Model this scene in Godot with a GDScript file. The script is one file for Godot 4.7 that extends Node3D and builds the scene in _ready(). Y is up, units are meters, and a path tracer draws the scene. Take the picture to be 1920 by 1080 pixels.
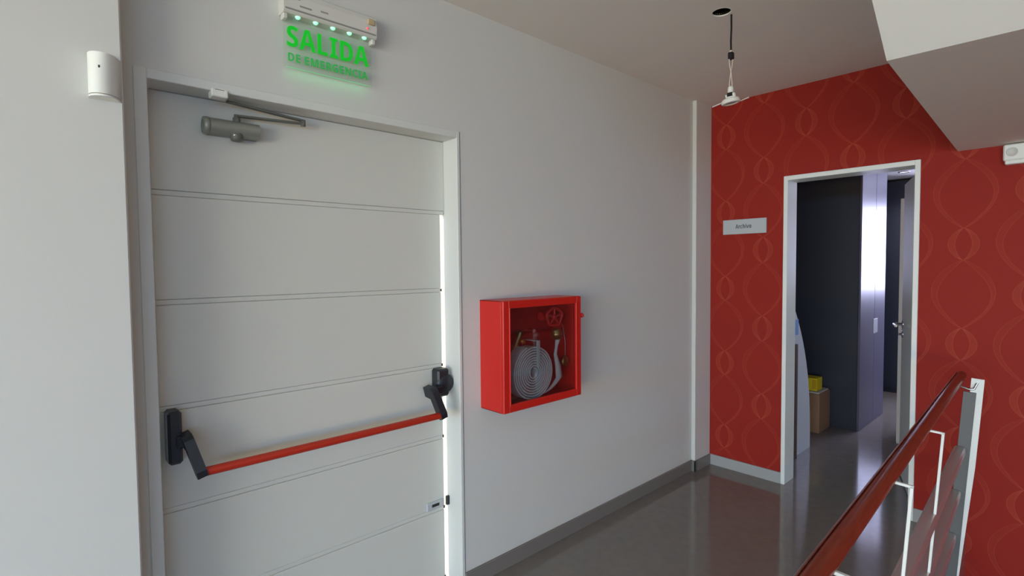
extends Node3D

# ---------------------------------------------------------------- materials
var M := {}

func mat(c: Color, rough := 0.6, metal := 0.0, spec := 0.5) -> StandardMaterial3D:
	var m := StandardMaterial3D.new()
	m.albedo_color = c
	m.roughness = rough
	m.metallic = metal
	m.metallic_specular = spec
	return m

func rgb(r: float, g: float, b: float) -> Color:
	return Color(r / 255.0, g / 255.0, b / 255.0)

func noise_normal(freq: float, strength: float, seed_: int) -> NoiseTexture2D:
	var n := FastNoiseLite.new()
	n.seed = seed_
	n.frequency = freq
	n.fractal_octaves = 3
	var t := NoiseTexture2D.new()
	t.width = 512
	t.height = 512
	t.seamless = true
	t.noise = n
	t.as_normal_map = true
	t.bump_strength = strength
	return t

func noise_tone(freq: float, a: Color, b: Color, seed_: int) -> NoiseTexture2D:
	var n := FastNoiseLite.new()
	n.seed = seed_
	n.frequency = freq
	n.fractal_octaves = 4
	var g := Gradient.new()
	g.set_color(0, a)
	g.set_color(1, b)
	var t := NoiseTexture2D.new()
	t.width = 512
	t.height = 512
	t.seamless = true
	t.noise = n
	t.color_ramp = g
	return t

# the wallpaper's printed line pattern: onion and oval loops, drawn as fans of fine lines; one tile is two columns wide
func wallpaper_image() -> Image:
	var W := 768
	var H := 768
	var im := Image.create(W, H, false, Image.FORMAT_RGB8)
	var base := rgb(152, 40, 31)
	im.fill(base)
	var acc := PackedFloat32Array()
	acc.resize(W * H)
	var sx := W / 0.53
	var sy := H / 0.545
	for col in 2:
		var cx := 0.1325 + 0.265 * col
		var off := 0.0 if col == 0 else 0.2725
		for part in 2:
			var top := 0.0 if part == 0 else 0.372
			var h := 0.372 if part == 0 else 0.173
			var lines := 13
			for k in lines:
				var f := k / float(lines - 1)
				for side in [-1.0, 1.0]:
					var amp: float
					var pw: float
					var skew: float
					if part == 0:
						amp = lerpf(0.134, 0.108, f)
						pw = lerpf(0.74, 0.95, f)
						skew = lerpf(0.93, 1.04, f)
						if side > 0.0:
							amp = lerpf(0.134, 0.117, f)
					else:
						amp = lerpf(0.066, 0.036, f)
						pw = lerpf(0.6, 0.75, f)
						skew = 1.0
					var n := 900
					for i in n:
						var s := i / float(n)
						var w := pow(maxf(sin(PI * pow(s, skew)), 0.0), pw)
						var px := int(floor((cx + side * amp * w) * sx))
						var py := int(floor((off + top + h * s) * sy))
						px = posmod(px, W)
						py = posmod(py, H)
						var weight := 0.07 if (k > 0 and k < lines - 1) else 0.26
						var q := py * W + px
						acc[q] = minf(acc[q] + weight, 0.55)
						for e in [1, 2]:
							q = py * W + (px + e) % W
							acc[q] = minf(acc[q] + weight, 0.55)
	var line := rgb(190, 98, 66)
	for y in H:
		for x in W:
			var a := acc[y * W + x]
			if a > 0.0:
				im.set_pixel(x, y, base.lerp(line, a))
	im.generate_mipmaps()
	return im

func make_materials() -> void:
	M.wall = mat(rgb(212, 211, 205), 0.62, 0.0, 0.35)
	M.wall.normal_enabled = true
	M.wall.normal_texture = noise_normal(0.06, 2.0, 3)
	M.wall.normal_scale = 0.05
	M.wall.uv1_triplanar = true
	M.wall.uv1_world_triplanar = true
	M.wall.uv1_scale = Vector3(2.5, 2.5, 2.5)
	M.ceiling = mat(rgb(236, 234, 228), 0.8, 0.0, 0.3)
	M.paper = mat(Color.WHITE, 0.62, 0.0, 0.3)
	M.paper.albedo_texture = ImageTexture.create_from_image(wallpaper_image())
	M.floor = mat(Color.WHITE, 0.1, 0.0, 0.5)
	M.floor.albedo_texture = noise_tone(0.02, rgb(124, 119, 112), rgb(132, 127, 120), 8)
	M.floor.uv1_triplanar = true
	M.floor.uv1_world_triplanar = true
	M.floor.uv1_scale = Vector3(1.2, 1.2, 1.2)
	M.skirt = mat(rgb(124, 119, 113), 0.25)
	M.skirt_light = mat(rgb(168, 168, 166), 0.35)
	M.door_frame = mat(rgb(216, 217, 211), 0.4)
	M.frame = mat(rgb(236, 238, 232), 0.35)
	M.door = mat(rgb(214, 213, 203), 0.42)
	M.door_dark = mat(rgb(40, 38, 36), 0.6)
	M.black = mat(rgb(34, 36, 42), 0.42)
	M.red_bar = mat(rgb(182, 44, 24), 0.38)
	M.closer = mat(rgb(148, 150, 140), 0.42, 0.35)
	M.closer_dark = mat(rgb(112, 112, 104), 0.45, 0.3)
	M.steel = mat(rgb(190, 190, 188), 0.28, 1.0)
	M.brushed = mat(rgb(206, 204, 202), 0.4, 0.8)
	M.plate_grey = mat(rgb(100, 102, 102), 0.5, 0.2)
	M.chrome = mat(rgb(215, 215, 218), 0.15, 1.0)
	M.white_plastic = mat(rgb(235, 236, 228), 0.4)
	M.sign_body = mat(rgb(214, 212, 204), 0.45)
	M.grey_print = mat(rgb(150, 148, 144), 0.6)
	M.cab_red = mat(rgb(204, 34, 24), 0.36)
	M.cab_back = mat(rgb(176, 24, 24), 0.5)
	M.hose = mat(rgb(188, 193, 198), 0.75)
	M.hose_edge = mat(rgb(150, 154, 160), 0.8)
	M.brass = mat(rgb(160, 140, 92), 0.35, 0.9)
	M.wheel_red = mat(rgb(190, 30, 34), 0.4)
	M.glass = mat(Color(0.2, 0.25, 0.24, 0.05), 0.02)
	M.smoked = mat(Color(0.16, 0.1, 0.1, 0.19), 0.04)
	M.smoked.transparency = BaseMaterial3D.TRANSPARENCY_ALPHA
	M.glass.transparency = BaseMaterial3D.TRANSPARENCY_ALPHA
	M.acrylic = mat(Color(0.55, 0.85, 0.65, 0.05), 0.05)
	M.acrylic.transparency = BaseMaterial3D.TRANSPARENCY_ALPHA
	M.green = mat(rgb(10, 190, 40), 0.5)
	M.green.emission_enabled = true
	M.green.emission = rgb(0, 200, 40)
	M.green.emission_energy_multiplier = 0.35
	M.green_dim = mat(rgb(60, 185, 90), 0.5)
	M.green_dim.emission_enabled = true
	M.green_dim.emission = rgb(20, 170, 60)
	M.green_dim.emission_energy_multiplier = 0.2
	M.edge_glow = mat(rgb(150, 230, 170), 0.4)
	M.edge_glow.emission_enabled = true
	M.edge_glow.emission = rgb(60, 220, 110)
	M.edge_glow.emission_energy_multiplier = 0.3
	M.led = mat(rgb(200, 255, 225), 0.4)
	M.led.emission_enabled = true
	M.led.emission = rgb(150, 255, 205)
	M.led.emission_energy_multiplier = 0.9
	M.led_red = mat(rgb(255, 120, 110), 0.4)
	M.led_red.emission_enabled = true
	M.led_red.emission = rgb(255, 60, 60)
	M.led_red.emission_energy_multiplier = 0.9
	M.cable = mat(rgb(18, 17, 16), 0.5)
	M.wire = mat(rgb(226, 208, 196), 0.5)
	M.hole = mat(rgb(22, 20, 18), 0.95)
	M.spot_white = mat(rgb(228, 228, 222), 0.35)
	M.spot_lens = mat(rgb(150, 156, 160), 0.2)
	M.wood = mat(Color.WHITE, 0.3)
	M.wood.albedo_texture = noise_tone(0.03, rgb(112, 42, 26), rgb(142, 58, 36), 21)
	M.wood.uv1_triplanar = true
	M.wood.uv1_scale = Vector3(9, 9, 0.7)
	M.dark_lam = mat(rgb(48, 54, 66), 0.38)
	M.gloss_lam = mat(rgb(84, 84, 108), 0.33, 0.0, 1.0)
	M.plate = mat(rgb(186, 190, 192), 0.4)
	M.letter_dark = mat(rgb(84, 86, 92), 0.6)
	M.board = mat(rgb(206, 212, 216), 0.5)
	M.blue = mat(rgb(108, 156, 210), 0.5)
	M.brown_wood = mat(rgb(92, 70, 58), 0.6)
	M.cardboard = mat(rgb(150, 118, 92), 0.85)
	M.yellow = mat(rgb(226, 206, 26), 0.5)
	M.paper_white = mat(rgb(215, 214, 208), 0.7)
	M.ground = mat(rgb(176, 170, 158), 0.9)
	M.lamp_glow = mat(rgb(255, 250, 245), 0.4)
	M.lamp_glow.emission_enabled = true
	M.lamp_glow.emission = rgb(255, 248, 245)
	M.lamp_glow.emission_energy_multiplier = 2.0

# ---------------------------------------------------------------- mesh helpers
func surf() -> SurfaceTool:
	var st := SurfaceTool.new()
	st.begin(Mesh.PRIMITIVE_TRIANGLES)
	st.set_smooth_group(-1)
	return st

func planar(p: Vector3, n: Vector3) -> Vector2:
	var a := n.abs()
	if a.z >= a.x and a.z >= a.y:
		return Vector2(p.x, -p.y)
	if a.x >= a.y:
		return Vector2(p.z, -p.y)
	return Vector2(p.x, p.z)

func tri(st: SurfaceTool, a: Vector3, b: Vector3, c: Vector3, out: Vector3) -> void:
	var n := (c - a).cross(b - a)
	if n.dot(out) < 0.0:
		var t := b
		b = c
		c = t
	for v in [a, b, c]:
		st.set_uv(planar(v, out))
		st.add_vertex(v)

func quad(st: SurfaceTool, a: Vector3, b: Vector3, c: Vector3, d: Vector3, out: Vector3) -> void:
	tri(st, a, b, c, out)
	tri(st, a, c, d, out)

# a box between two corners with chamfered edges, in a frame t
func box(st: SurfaceTool, lo: Vector3, hi: Vector3, ch := 0.0, t := Transform3D.IDENTITY) -> void:
	var c := (lo + hi) / 2.0
	var e := (hi - lo).abs() / 2.0
	ch = minf(ch, minf(e.x, minf(e.y, e.z)) * 0.9)
	var put := func(v: Vector3) -> Vector3: return t * (c + v)
	for ax in 3:
		var u := (ax + 1) % 3
		var w := (ax + 2) % 3
		for s in [-1.0, 1.0]:
			var p: Array[Vector3] = []
			for k in [[-1, -1], [1, -1], [1, 1], [-1, 1]]:
				var v := Vector3.ZERO
				v[ax] = s * e[ax]
				v[u] = k[0] * (e[u] - ch)
				v[w] = k[1] * (e[w] - ch)
				p.append(v)
			var o := Vector3.ZERO
			o[ax] = s
			quad(st, put.call(p[0]), put.call(p[1]), put.call(p[2]), put.call(p[3]), t.basis * o)
	if ch <= 0.0:
		return
	for ax in 3:
		var u := (ax + 1) % 3
		var w := (ax + 2) % 3
		for s in [-1.0, 1.0]:
			for r in [-1.0, 1.0]:
				var p: Array[Vector3] = []
				for k in [[-1, 0], [1, 0], [1, 1], [-1, 1]]:
					var v := Vector3.ZERO
					v[ax] = k[0] * (e[ax] - ch)
					v[u] = s * (e[u] if k[1] == 0 else e[u] - ch)
					v[w] = r * (e[w] - ch if k[1] == 0 else e[w])
					p.append(v)
				var o := Vector3.ZERO
				o[u] = s
				o[w] = r
				quad(st, put.call(p[0]), put.call(p[1]), put.call(p[2]), put.call(p[3]), t.basis * o)
	for i in [-1.0, 1.0]:
		for j in [-1.0, 1.0]:
			for k in [-1.0, 1.0]:
				var s := Vector3(i, j, k)
				var a := s * Vector3(e.x, e.y - ch, e.z - ch)
				var b := s * Vector3(e.x - ch, e.y, e.z - ch)
				var d := s * Vector3(e.x - ch, e.y - ch, e.z)
				tri(st, put.call(a), put.call(b), put.call(d), t.basis * s)

# a round bar through points, with flat caps
func tube(st: SurfaceTool, pts: Array, r: float, seg := 12, r_end := -1.0) -> void:
	st.set_smooth_group(0)
	var n := pts.size()
	var rings := []
	var prev := Vector3.ZERO
	for i in n:
		var p: Vector3 = pts[i]
		var d: Vector3 = (pts[mini(i + 1, n - 1)] - pts[maxi(i - 1, 0)]).normalized()
		var side: Vector3
		if prev == Vector3.ZERO:
			side = d.cross(Vector3.UP if absf(d.y) < 0.9 else Vector3.RIGHT).normalized()
		else:
			side = (prev - d * prev.dot(d)).normalized()
		prev = side
		var up := d.cross(side)
		var rr := r if r_end < 0.0 else lerpf(r, r_end, i / float(n - 1))
		var ring := []
		for k in seg:
			var a := TAU * k / seg
			ring.append(p + (side * cos(a) + up * sin(a)) * rr)
		rings.append(ring)
	for i in n - 1:
		for k in seg:
			var k2 := (k + 1) % seg
			var a: Vector3 = rings[i][k]
			var o: Vector3 = (a + rings[i][k2]) / 2.0 - pts[i]
			quad(st, a, rings[i][k2], rings[i + 1][k2], rings[i + 1][k], o)
	st.set_smooth_group(-1)
	for e in [0, n - 1]:
		var d: Vector3 = pts[0] - pts[1] if e == 0 else pts[n - 1] - pts[n - 2]
		for k in seg:
			tri(st, pts[e], rings[e][k], rings[e][(k + 1) % seg], d)

# a body turned about its local y: profile of (radius, height)
func lathe(st: SurfaceTool, prof: Array, t: Transform3D, seg := 24, smooth := true) -> void:
	st.set_smooth_group(0 if smooth else -1)
	for i in prof.size() - 1:
		var a: Vector2 = prof[i]
		var b: Vector2 = prof[i + 1]
		var d := b - a
		var nrm := Vector2(d.y, -d.x)
		for k in seg:
			var f := TAU * k / seg
			var g := TAU * (k + 1) / seg
			var m := (f + g) / 2.0
			var p := func(q: Vector2, an: float) -> Vector3: return t * Vector3(q.x * cos(an), q.y, q.x * sin(an))
			var o := t.basis * Vector3(nrm.x * cos(m), nrm.y, nrm.x * sin(m))
			if a.x > 0.00001:
				tri(st, p.call(a, f), p.call(a, g), p.call(b, g), o)
			if b.x > 0.00001:
				tri(st, p.call(a, f), p.call(b, g), p.call(b, f), o)
	st.set_smooth_group(-1)

# a flat outline (in local x, y) given thickness along local z from z0 to z1
func prism(st: SurfaceTool, poly: PackedVector2Array, z0: float, z1: float, t := Transform3D.IDENTITY, smooth := false) -> void:
	var ix := Geometry2D.triangulate_polygon(poly)
	st.set_smooth_group(-1)
	for i in range(0, ix.size(), 3):
		for z in [z0, z1]:
			var o := t.basis * Vector3(0, 0, 1.0 if z == maxf(z0, z1) else -1.0)
			tri(st, t * Vector3(poly[ix[i]].x, poly[ix[i]].y, z), t * Vector3(poly[ix[i + 1]].x, poly[ix[i + 1]].y, z), t * Vector3(poly[ix[i + 2]].x, poly[ix[i + 2]].y, z), o)
	var s := -1.0 if Geometry2D.is_polygon_clockwise(poly) else 1.0
	st.set_smooth_group(0 if smooth else -1)
	for i in poly.size():
		var a := poly[i]
		var b := poly[(i + 1) % poly.size()]
		var d := (b - a)
		var o := t.basis * Vector3(d.y * s, -d.x * s, 0)
		quad(st, t * Vector3(a.x, a.y, z0), t * Vector3(b.x, b.y, z0), t * Vector3(b.x, b.y, z1), t * Vector3(a.x, a.y, z1), o)
	st.set_smooth_group(-1)

func numbered(called: String, parent: Node) -> String:
	if not parent.has_node(called):
		return called
	var i := 1
	while parent.has_node("%s_%03d" % [called, i]):
		i += 1
	return "%s_%03d" % [called, i]

func obj(called: String, st: SurfaceTool, m: Material, parent: Node = self, label := "") -> MeshInstance3D:
	st.generate_normals()
	var o := MeshInstance3D.new()
	o.mesh = st.commit()
	o.material_override = m
	o.name = numbered(called, parent)
	o.cast_shadow = GeometryInstance3D.SHADOW_CASTING_SETTING_ON
	parent.add_child(o, true)
	if label:
		o.set_meta("label", label)
	return o

func tag(o: Node, label: String, category: String, kind := "", group := "") -> Node:
	o.set_meta("label", label)
	o.set_meta("category", category)
	if kind:
		o.set_meta("kind", kind)
	if group:
		o.set_meta("group", group)
	return o

func thing(called: String, label: String, category: String, at := Vector3.ZERO, kind := "") -> Node3D:
	var o := Node3D.new()
	o.name = numbered(called, self)
	add_child(o, true)
	o.position = at
	tag(o, label, category, kind)
	return o

func holder(called: String, parent: Node) -> Node3D:
	var o := Node3D.new()
	o.name = numbered(called, parent)
	parent.add_child(o, true)
	return o

func boxes(list: Array, ch := 0.0) -> SurfaceTool:
	var st := surf()
	for b in list:
		box(st, b[0], b[1], ch)
	return st

func V(x: float, y: float, z: float) -> Vector3:
	return Vector3(x, y, z)

# flat lettering as a solid, stretched to the given width and height
func letters(called: String, text: String, w: float, h: float, depth: float, at: Vector3, basis: Basis, m: Material, parent: Node, bold := true) -> void:
	var f := SystemFont.new()
	f.font_names = PackedStringArray(["Droid Sans"])
	f.font_weight = 700 if bold else 400
	var tm := TextMesh.new()
	tm.text = text
	tm.font = f
	tm.font_size = 48
	tm.depth = 0.1
	tm.pixel_size = 0.01
	var bb := tm.get_aabb()
	var o := MeshInstance3D.new()
	o.mesh = tm
	o.material_override = m
	o.name = numbered(called, parent)
	parent.add_child(o, true)
	var s := Vector3(w / bb.size.x, h / bb.size.y, depth / bb.size.z)
	var c := bb.position + bb.size / 2.0
	var b := basis * Basis.from_scale(s)
	o.transform = Transform3D(b, at - b * c)

func area(size: Vector2, at: Vector3, turn: Vector3, color: Color, energy: float) -> AreaLight3D:
	var l := AreaLight3D.new()
	l.area_size = size
	l.area_normalize_energy = false
	l.light_color = color
	l.light_energy = energy
	l.area_range = 14.0
	l.area_attenuation = 2.0
	l.shadow_enabled = true
	l.position = at
	l.rotation_degrees = turn
	l.name = "window_daylight"
	add_child(l, true)
	return l

# ---------------------------------------------------------------- the place
const H := 2.66            # ceiling height
const SOFFIT := 2.1

func _ready() -> void:
	# camera
	var cam := Camera3D.new()
	cam.name = "camera"
	cam.position = V(1.9255, 1.5, 3.7372)
	cam.rotation = V(-0.0412, 0.8303, -0.0096)
	cam.fov = rad_to_deg(2.0 * atan(540.0 / 987.93))
	cam.near = 0.02
	cam.far = 200.0
	add_child(cam)
	# sky and exposure
	var env := Environment.new()
	var sky := Sky.new()
	var sm := ProceduralSkyMaterial.new()
	sm.sky_top_color = rgb(120, 165, 225)
	sm.sky_horizon_color = rgb(214, 226, 240)
	sm.sky_curve = 0.2
	sm.ground_bottom_color = rgb(150, 145, 135)
	sm.ground_horizon_color = rgb(205, 205, 200)
	sm.sky_energy_multiplier = 1.0
	sm.ground_energy_multiplier = 1.0
	sky.sky_material = sm
	env.background_mode = Environment.BG_SKY
	env.sky = sky
	env.background_energy_multiplier = 2.0
	env.ambient_light_source = Environment.AMBIENT_SOURCE_SKY
	env.tonemap_mode = Environment.TONE_MAPPER_LINEAR
	env.tonemap_exposure = 0.91
	env.sdfgi_enabled = true
	env.ssao_enabled = true
	env.ssil_enabled = true
	var we := WorldEnvironment.new()
	we.environment = env
	we.name = "world_environment"
	add_child(we)
	# sun
	var sun := DirectionalLight3D.new()
	sun.name = "sun"
	sun.light_color = rgb(255, 236, 205)
	sun.light_energy = 2.5
	sun.light_angular_distance = 0.6
	sun.shadow_enabled = true
	sun.look_at_from_position(V(-2.2, 3.2, 3.5), Vector3.ZERO)
	add_child(sun)
	# daylight through the windows of the place
	# (sky light falls inwards and down, light off the sunny ground comes up)
	area(Vector2(5.4, 1.3), V(7.88, 1.7, 7.3), V(-68, 90, 0), rgb(74, 171, 255), 3.70)
	area(Vector2(5.4, 0.9), V(7.88, 0.75, 7.3), V(60, 90, 0), rgb(255, 255, 149), 0.50)
	area(Vector2(5.4, 1.2), V(4.0, 1.75, 10.4), V(-66, 0, 0), rgb(150, 209, 255), 12.2)
	area(Vector2(5.4, 0.9), V(4.0, 0.75, 10.4), V(56, 0, 0), rgb(255, 221, 160), 10.8)
	area(Vector2(1.0, 1.0), V(1.45, 1.68, -4.3), V(0, 180, 0), rgb(208, 210, 255), 7.0)

	make_materials()
	shell()
	emergency_door()
	archive_door()
	sign_over_door()
	sensor()
	hose_cabinet()
	hanging_spot()
	name_plate()
	emergency_light()
	railing()
	archive_things()

func shell() -> void:
	# floor: corridor, archive beyond the doorway, and the landing edge round the stairwell
	var st := boxes([[V(-0.2, -0.25, 3.0), V(1.58, 0, 10.7)], [V(1.58, -0.25, 3.0), V(8.2, 0, 10.7)], [V(-1.5, -0.25, -4.4), V(2.6, 0, -0.15)], [V(0.541, -0.25, -0.15), V(1.273, 0, 0)]])
	prism(st, PackedVector2Array([Vector2(-0.2, 0), Vector2(1.505, 0), Vector2(1.625, 3.0), Vector2(-0.2, 3.0)]), 0.0, 0.25, Transform3D(Basis(V(1, 0, 0), V(0, 0, 1), V(0, -1, 0)), Vector3.ZERO))
	tag(obj("floor", st, M.floor), "dark grey polished floor of corridor and archive room, mirroring the walls", "floor", "structure")
	# ceiling
	st = surf()
	# slab left of the stair, with a round hole cut by a ring of facets
	var hc := Vector2(0.757, 1.345)
	var hr := 0.041
	var seg := 32
	var x0 := -0.2
	var x1 := 1.44
	var z0 := -0.15
	var z1 := 10.7
	var corners := [Vector2(x0, z0), Vector2(x1, z0), Vector2(x1, z1), Vector2(x0, z1)]
	var edge := func(a: float) -> Vector2:
		var d := Vector2(cos(a), sin(a))
		var tx: float = ((x1 if d.x > 0 else x0) - hc.x) / d.x if absf(d.x) > 1e-6 else 1e9
		var tz: float = ((z1 if d.y > 0 else z0) - hc.y) / d.y if absf(d.y) > 1e-6 else 1e9
		return hc + d * minf(tx, tz)
	var angs := []
	for k in seg:
		angs.append(TAU * k / seg)
	for c in corners:
		angs.append(fposmod((c - hc).angle(), TAU))
	angs.sort()
	for k in angs.size():
		var a: float = angs[k]
		var b: float = angs[(k + 1) % angs.size()]
		if k == angs.size() - 1:
			b += TAU
		if b - a < 1e-5:
			continue
		var pa: Vector2 = hc + Vector2(cos(a), sin(a)) * hr
		var pb: Vector2 = hc + Vector2(cos(b), sin(b)) * hr
		var ea: Vector2 = edge.call(a)
		var eb: Vector2 = edge.call(b)
		quad(st, V(pa.x, H, pa.y), V(ea.x, H, ea.y), V(eb.x, H, eb.y), V(pb.x, H, pb.y), Vector3.DOWN)
		quad(st, V(pa.x, H, pa.y), V(pb.x, H, pb.y), V(pb.x, H + 0.012, pb.y), V(pa.x, H + 0.012, pa.y), V(hc.x - pa.x, 0, hc.y - pa.y))
	box(st, V(x0, H + 0.15, z0), V(x1, H + 0.3, z1))
	box(st, V(x1, H, 2.8), V(8.2, H + 0.3, 10.7))
	for b in [[V(x0, H, z0), V(x0 + 0.02, H + 0.15, z1)], [V(x1 - 0.02, H + 0.001, z0), V(x1, H + 0.15, z1)]]:
		box(st, b[0], b[1])
	tag(obj("ceiling", st, M.ceiling), "plain white painted ceiling over the corridor with a round lamp hole", "ceiling", "structure")
	# underside of the stair landing and of the flight that rises from it
	st = surf()
	var pl := PackedVector2Array([Vector2(-0.1, SOFFIT), Vector2(1.835, SOFFIT), Vector2(2.86, 2.66), Vector2(2.86, 2.96), Vector2(-0.1, 2.96)])
	prism(st, pl, 0.0, 6.56, Transform3D(Basis(Vector3.UP, 0.04) * Basis(V(0, 0, 1), V(0, 1, 0), V(1, 0, 0)), V(1.432, 0, 0)))
	tag(obj("ceiling_002", st, M.ceiling), "white underside of the stair landing and sloping flight above the stairwell", "stair soffit", "structure")
	# left wall, with the opening of the emergency door
	st = boxes([[V(-0.2, 0, -0.15), V(0, H, 2.286)], [V(-0.2, 2.1065, 2.286), V(0, H, 3.4915)], [V(-0.2, 0, 3.4915), V(0, H, 10.7)]])
	tag(obj("wall_left", st, M.wall), "long off-white corridor wall holding the emergency door and the red hose cabinet", "wall", "structure")
	# near pilaster and corner pilaster
	st = boxes([[V(0, 0, 3.53), V(0.12, H, 4.3)]], 0.004)
	tag(obj("trim_1", st, M.wall), "white pilaster left of the emergency door carrying the small sensor", "pilaster", "structure")
	st = boxes([[V(0, 0, 0), V(0.03, H, 0.222)]], 0.003)
	tag(obj("trim_2", st, M.wall), "narrow white pilaster in the far corner beside the red wallpaper", "pilaster", "structure")
	# red papered wall with the archive doorway
	st = boxes([[V(-0.2, -2.6, -0.15), V(0.541, H, 0)], [V(0.541, 2.083, -0.15), V(1.273, H, 0)], [V(1.273, -2.6, -0.15), V(8.2, H, 0)], [V(0.541, -2.6, -0.15), V(1.273, -0.25, 0)]])
	M.paper.uv1_scale = V(1.0 / 0.53, 1.0 / 0.545, 1)
	# a cusp of the loops falls at x = 1.465 and y = 2.055
	M.paper.uv1_offset = V(-(1.465 - 0.1325) / 0.53, 2.055 / 0.545, 0)
	tag(obj("wall_back", st, M.paper), "red papered wall printed with pale looping onion lines around the archive doorway", "wall", "structure")
	# the other walls of the corridor, with windows
	st = boxes([[V(-0.2, 0, 10.5), V(0.4, H, 10.7)], [V(7.4, 0, 10.5), V(8.2, H, 10.7)], [V(0.4, 0, 10.5), V(7.4, 0.1, 10.7)], [V(0.4, 2.5, 10.5), V(7.4, H, 10.7)]])
	tag(obj("wall_front", st, M.wall), "white end wall of the corridor with a large window", "wall", "structure")
	st = boxes([[V(8.0, -2.6, 0), V(8.2, H + 0.3, 4.5)], [V(8.0, -2.6, 4.5), V(8.2, 0.2, 10.5)], [V(8.0, 2.4, 4.5), V(8.2, H + 0.3, 10.5)], [V(8.0, 0.2, 10.1), V(8.2, 2.4, 10.5)]])
	tag(obj("wall_right", st, M.wall), "white side wall beyond the stairwell", "wall", "structure")
	window("window_1", V(0.4, 0.1, 10.56), V(7.4, 2.5, 10.64), 0, 3, "large three-light window at the corridor end")
	window("window_2", V(8.06, 0.2, 4.5), V(8.14, 2.4, 10.1), 2, 3, "side window beyond the stairwell")
	# skirting
	st = boxes([[V(0, 0, 0.222), V(0.012, 0.077, 2.29)], [V(0.03, 0, 0.012), V(0.042, 0.077, 0.234)], [V(0, 0, 0.222), V(0.042, 0.077, 0.234)], [V(0, 0, 3.49), V(0.012, 0.077, 3.53)], [V(0.12, 0, 3.518), V(0.132, 0.077, 4.3)]], 0.0015)
	tag(obj("baseboard_left", st, M.skirt), "dark taupe tile skirting along the white wall", "skirting", "structure")
	st = boxes([[V(0.03, 0, 0), V(0.541, 0.077, 0.012)], [V(1.273, 0, 0), V(1.503, 0.077, 0.012)]], 0.0015)
	tag(obj("baseboard_back", st, M.skirt_light), "pale grey skirting along the foot of the red wall", "skirting", "structure")
	# stairwell: the flight going down and the enclosing sides
	st = surf()
	for i in 9:
		var y := -0.17 * (i + 1)
		var z := 3.0 - 0.27 * i
		box(st, V(1.5, y - 0.2, z - 0.27), V(8.0, y, z))
	box(st, V(1.5, -1.75, 0), V(8.0, -1.53, 0.6))
	tag(obj("stair_flight", st, M.floor), "grey stair flight going down behind the railing", "stairs", "structure")
	st = boxes([[V(1.36, -2.6, 0), V(1.5, -0.25, 3.2)], [V(1.5, -2.6, 3.0), V(8.0, -0.25, 3.2)], [V(1.44, -2.7, -0.15), V(8.2, -2.6, 3.2)]])
	tag(obj("wall_stairwell", st, M.wall), "white sides of the stairwell below the landing", "wall", "structure")
	# ground outside
	st = boxes([[V(-30, -3.2, -30), V(30, -2.9, 30)]])
	tag(obj("ground", st, M.ground), "pale ground outside the building", "ground", "structure")
	# archive room shell
	st = boxes([[V(-1.6, 0, -4.5), V(-1.5, 2.6, -0.15)]])
	tag(obj("wall_archive_left", st, M.wall), "left wall of the archive room", "wall", "structure")
	st = boxes([[V(2.5, 0, -4.5), V(2.6, 2.6, -0.15)]])
	tag(obj("wall_archive_right", st, M.wall), "right wall of the archive room", "wall", "structure")
	st = boxes([[V(-1.6, 0, -4.5), V(0.9, 2.6, -4.4)], [V(2.0, 0, -4.5), V(2.6, 2.6, -4.4)], [V(0.9, 0, -4.5), V(2.0, 1.1, -4.4)], [V(0.9, 2.25, -4.5), V(2.0, 2.6, -4.4)]])
	tag(obj("wall_archive_back", st, M.wall), "back wall of the archive room with a window", "wall", "structure")
	window("window_3", V(0.9, 1.1, -4.48), V(2.0, 2.25, -4.42), 0, 2, "window in the back wall of the archive room")
	st = boxes([[V(-1.6, 2.45, -4.5), V(2.6, 2.6, -0.15)]])
	tag(obj("ceiling_003", st, M.ceiling), "white ceiling of the archive room", "ceiling", "structure")
	st = boxes([[V(-1.6, 0, -0.15), V(-0.2, 2.6, 0)]])
	tag(obj("wall_archive_front", st, M.wall), "front wall stretch of the archive room", "wall", "structure")

func window(called: String, lo: Vector3, hi: Vector3, axis: int, lights: int, label: String) -> void:
	var o := thing(called, label, "window", Vector3.ZERO, "structure")
	var st := surf()
	var b := 0.05
	var u := axis
	var A := lo
	var B := hi
	var top := A
	top.y = B.y - b
	box(st, top, B, 0.004)
	var bot := B
	bot.y = A.y + b
	box(st, A, bot, 0.004)
	for i in lights + 1:
		var f: float = lerpf(A[u], B[u] - b, i / float(lights))
		var p := A
		var q := B
		p[u] = f
		q[u] = f + b
		p.y += b
		q.y -= b
		box(st, p, q, 0.004)
	obj("window_frame", st, M.frame, o)
	for i in lights:
		var p := A
		var q := B
		p[u] = lerpf(A[u], B[u] - b, i / float(lights)) + b
		q[u] = lerpf(A[u], B[u] - b, (i + 1) / float(lights))
		p.y += b
		q.y -= b
		var w := 2 if axis == 0 else 0
		var mid: float = (A[w] + B[w]) / 2.0
		p[w] = mid - 0.003
		q[w] = mid + 0.003
		st = surf()
		box(st, p, q)
		obj("pane", st, M.glass, o)

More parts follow.
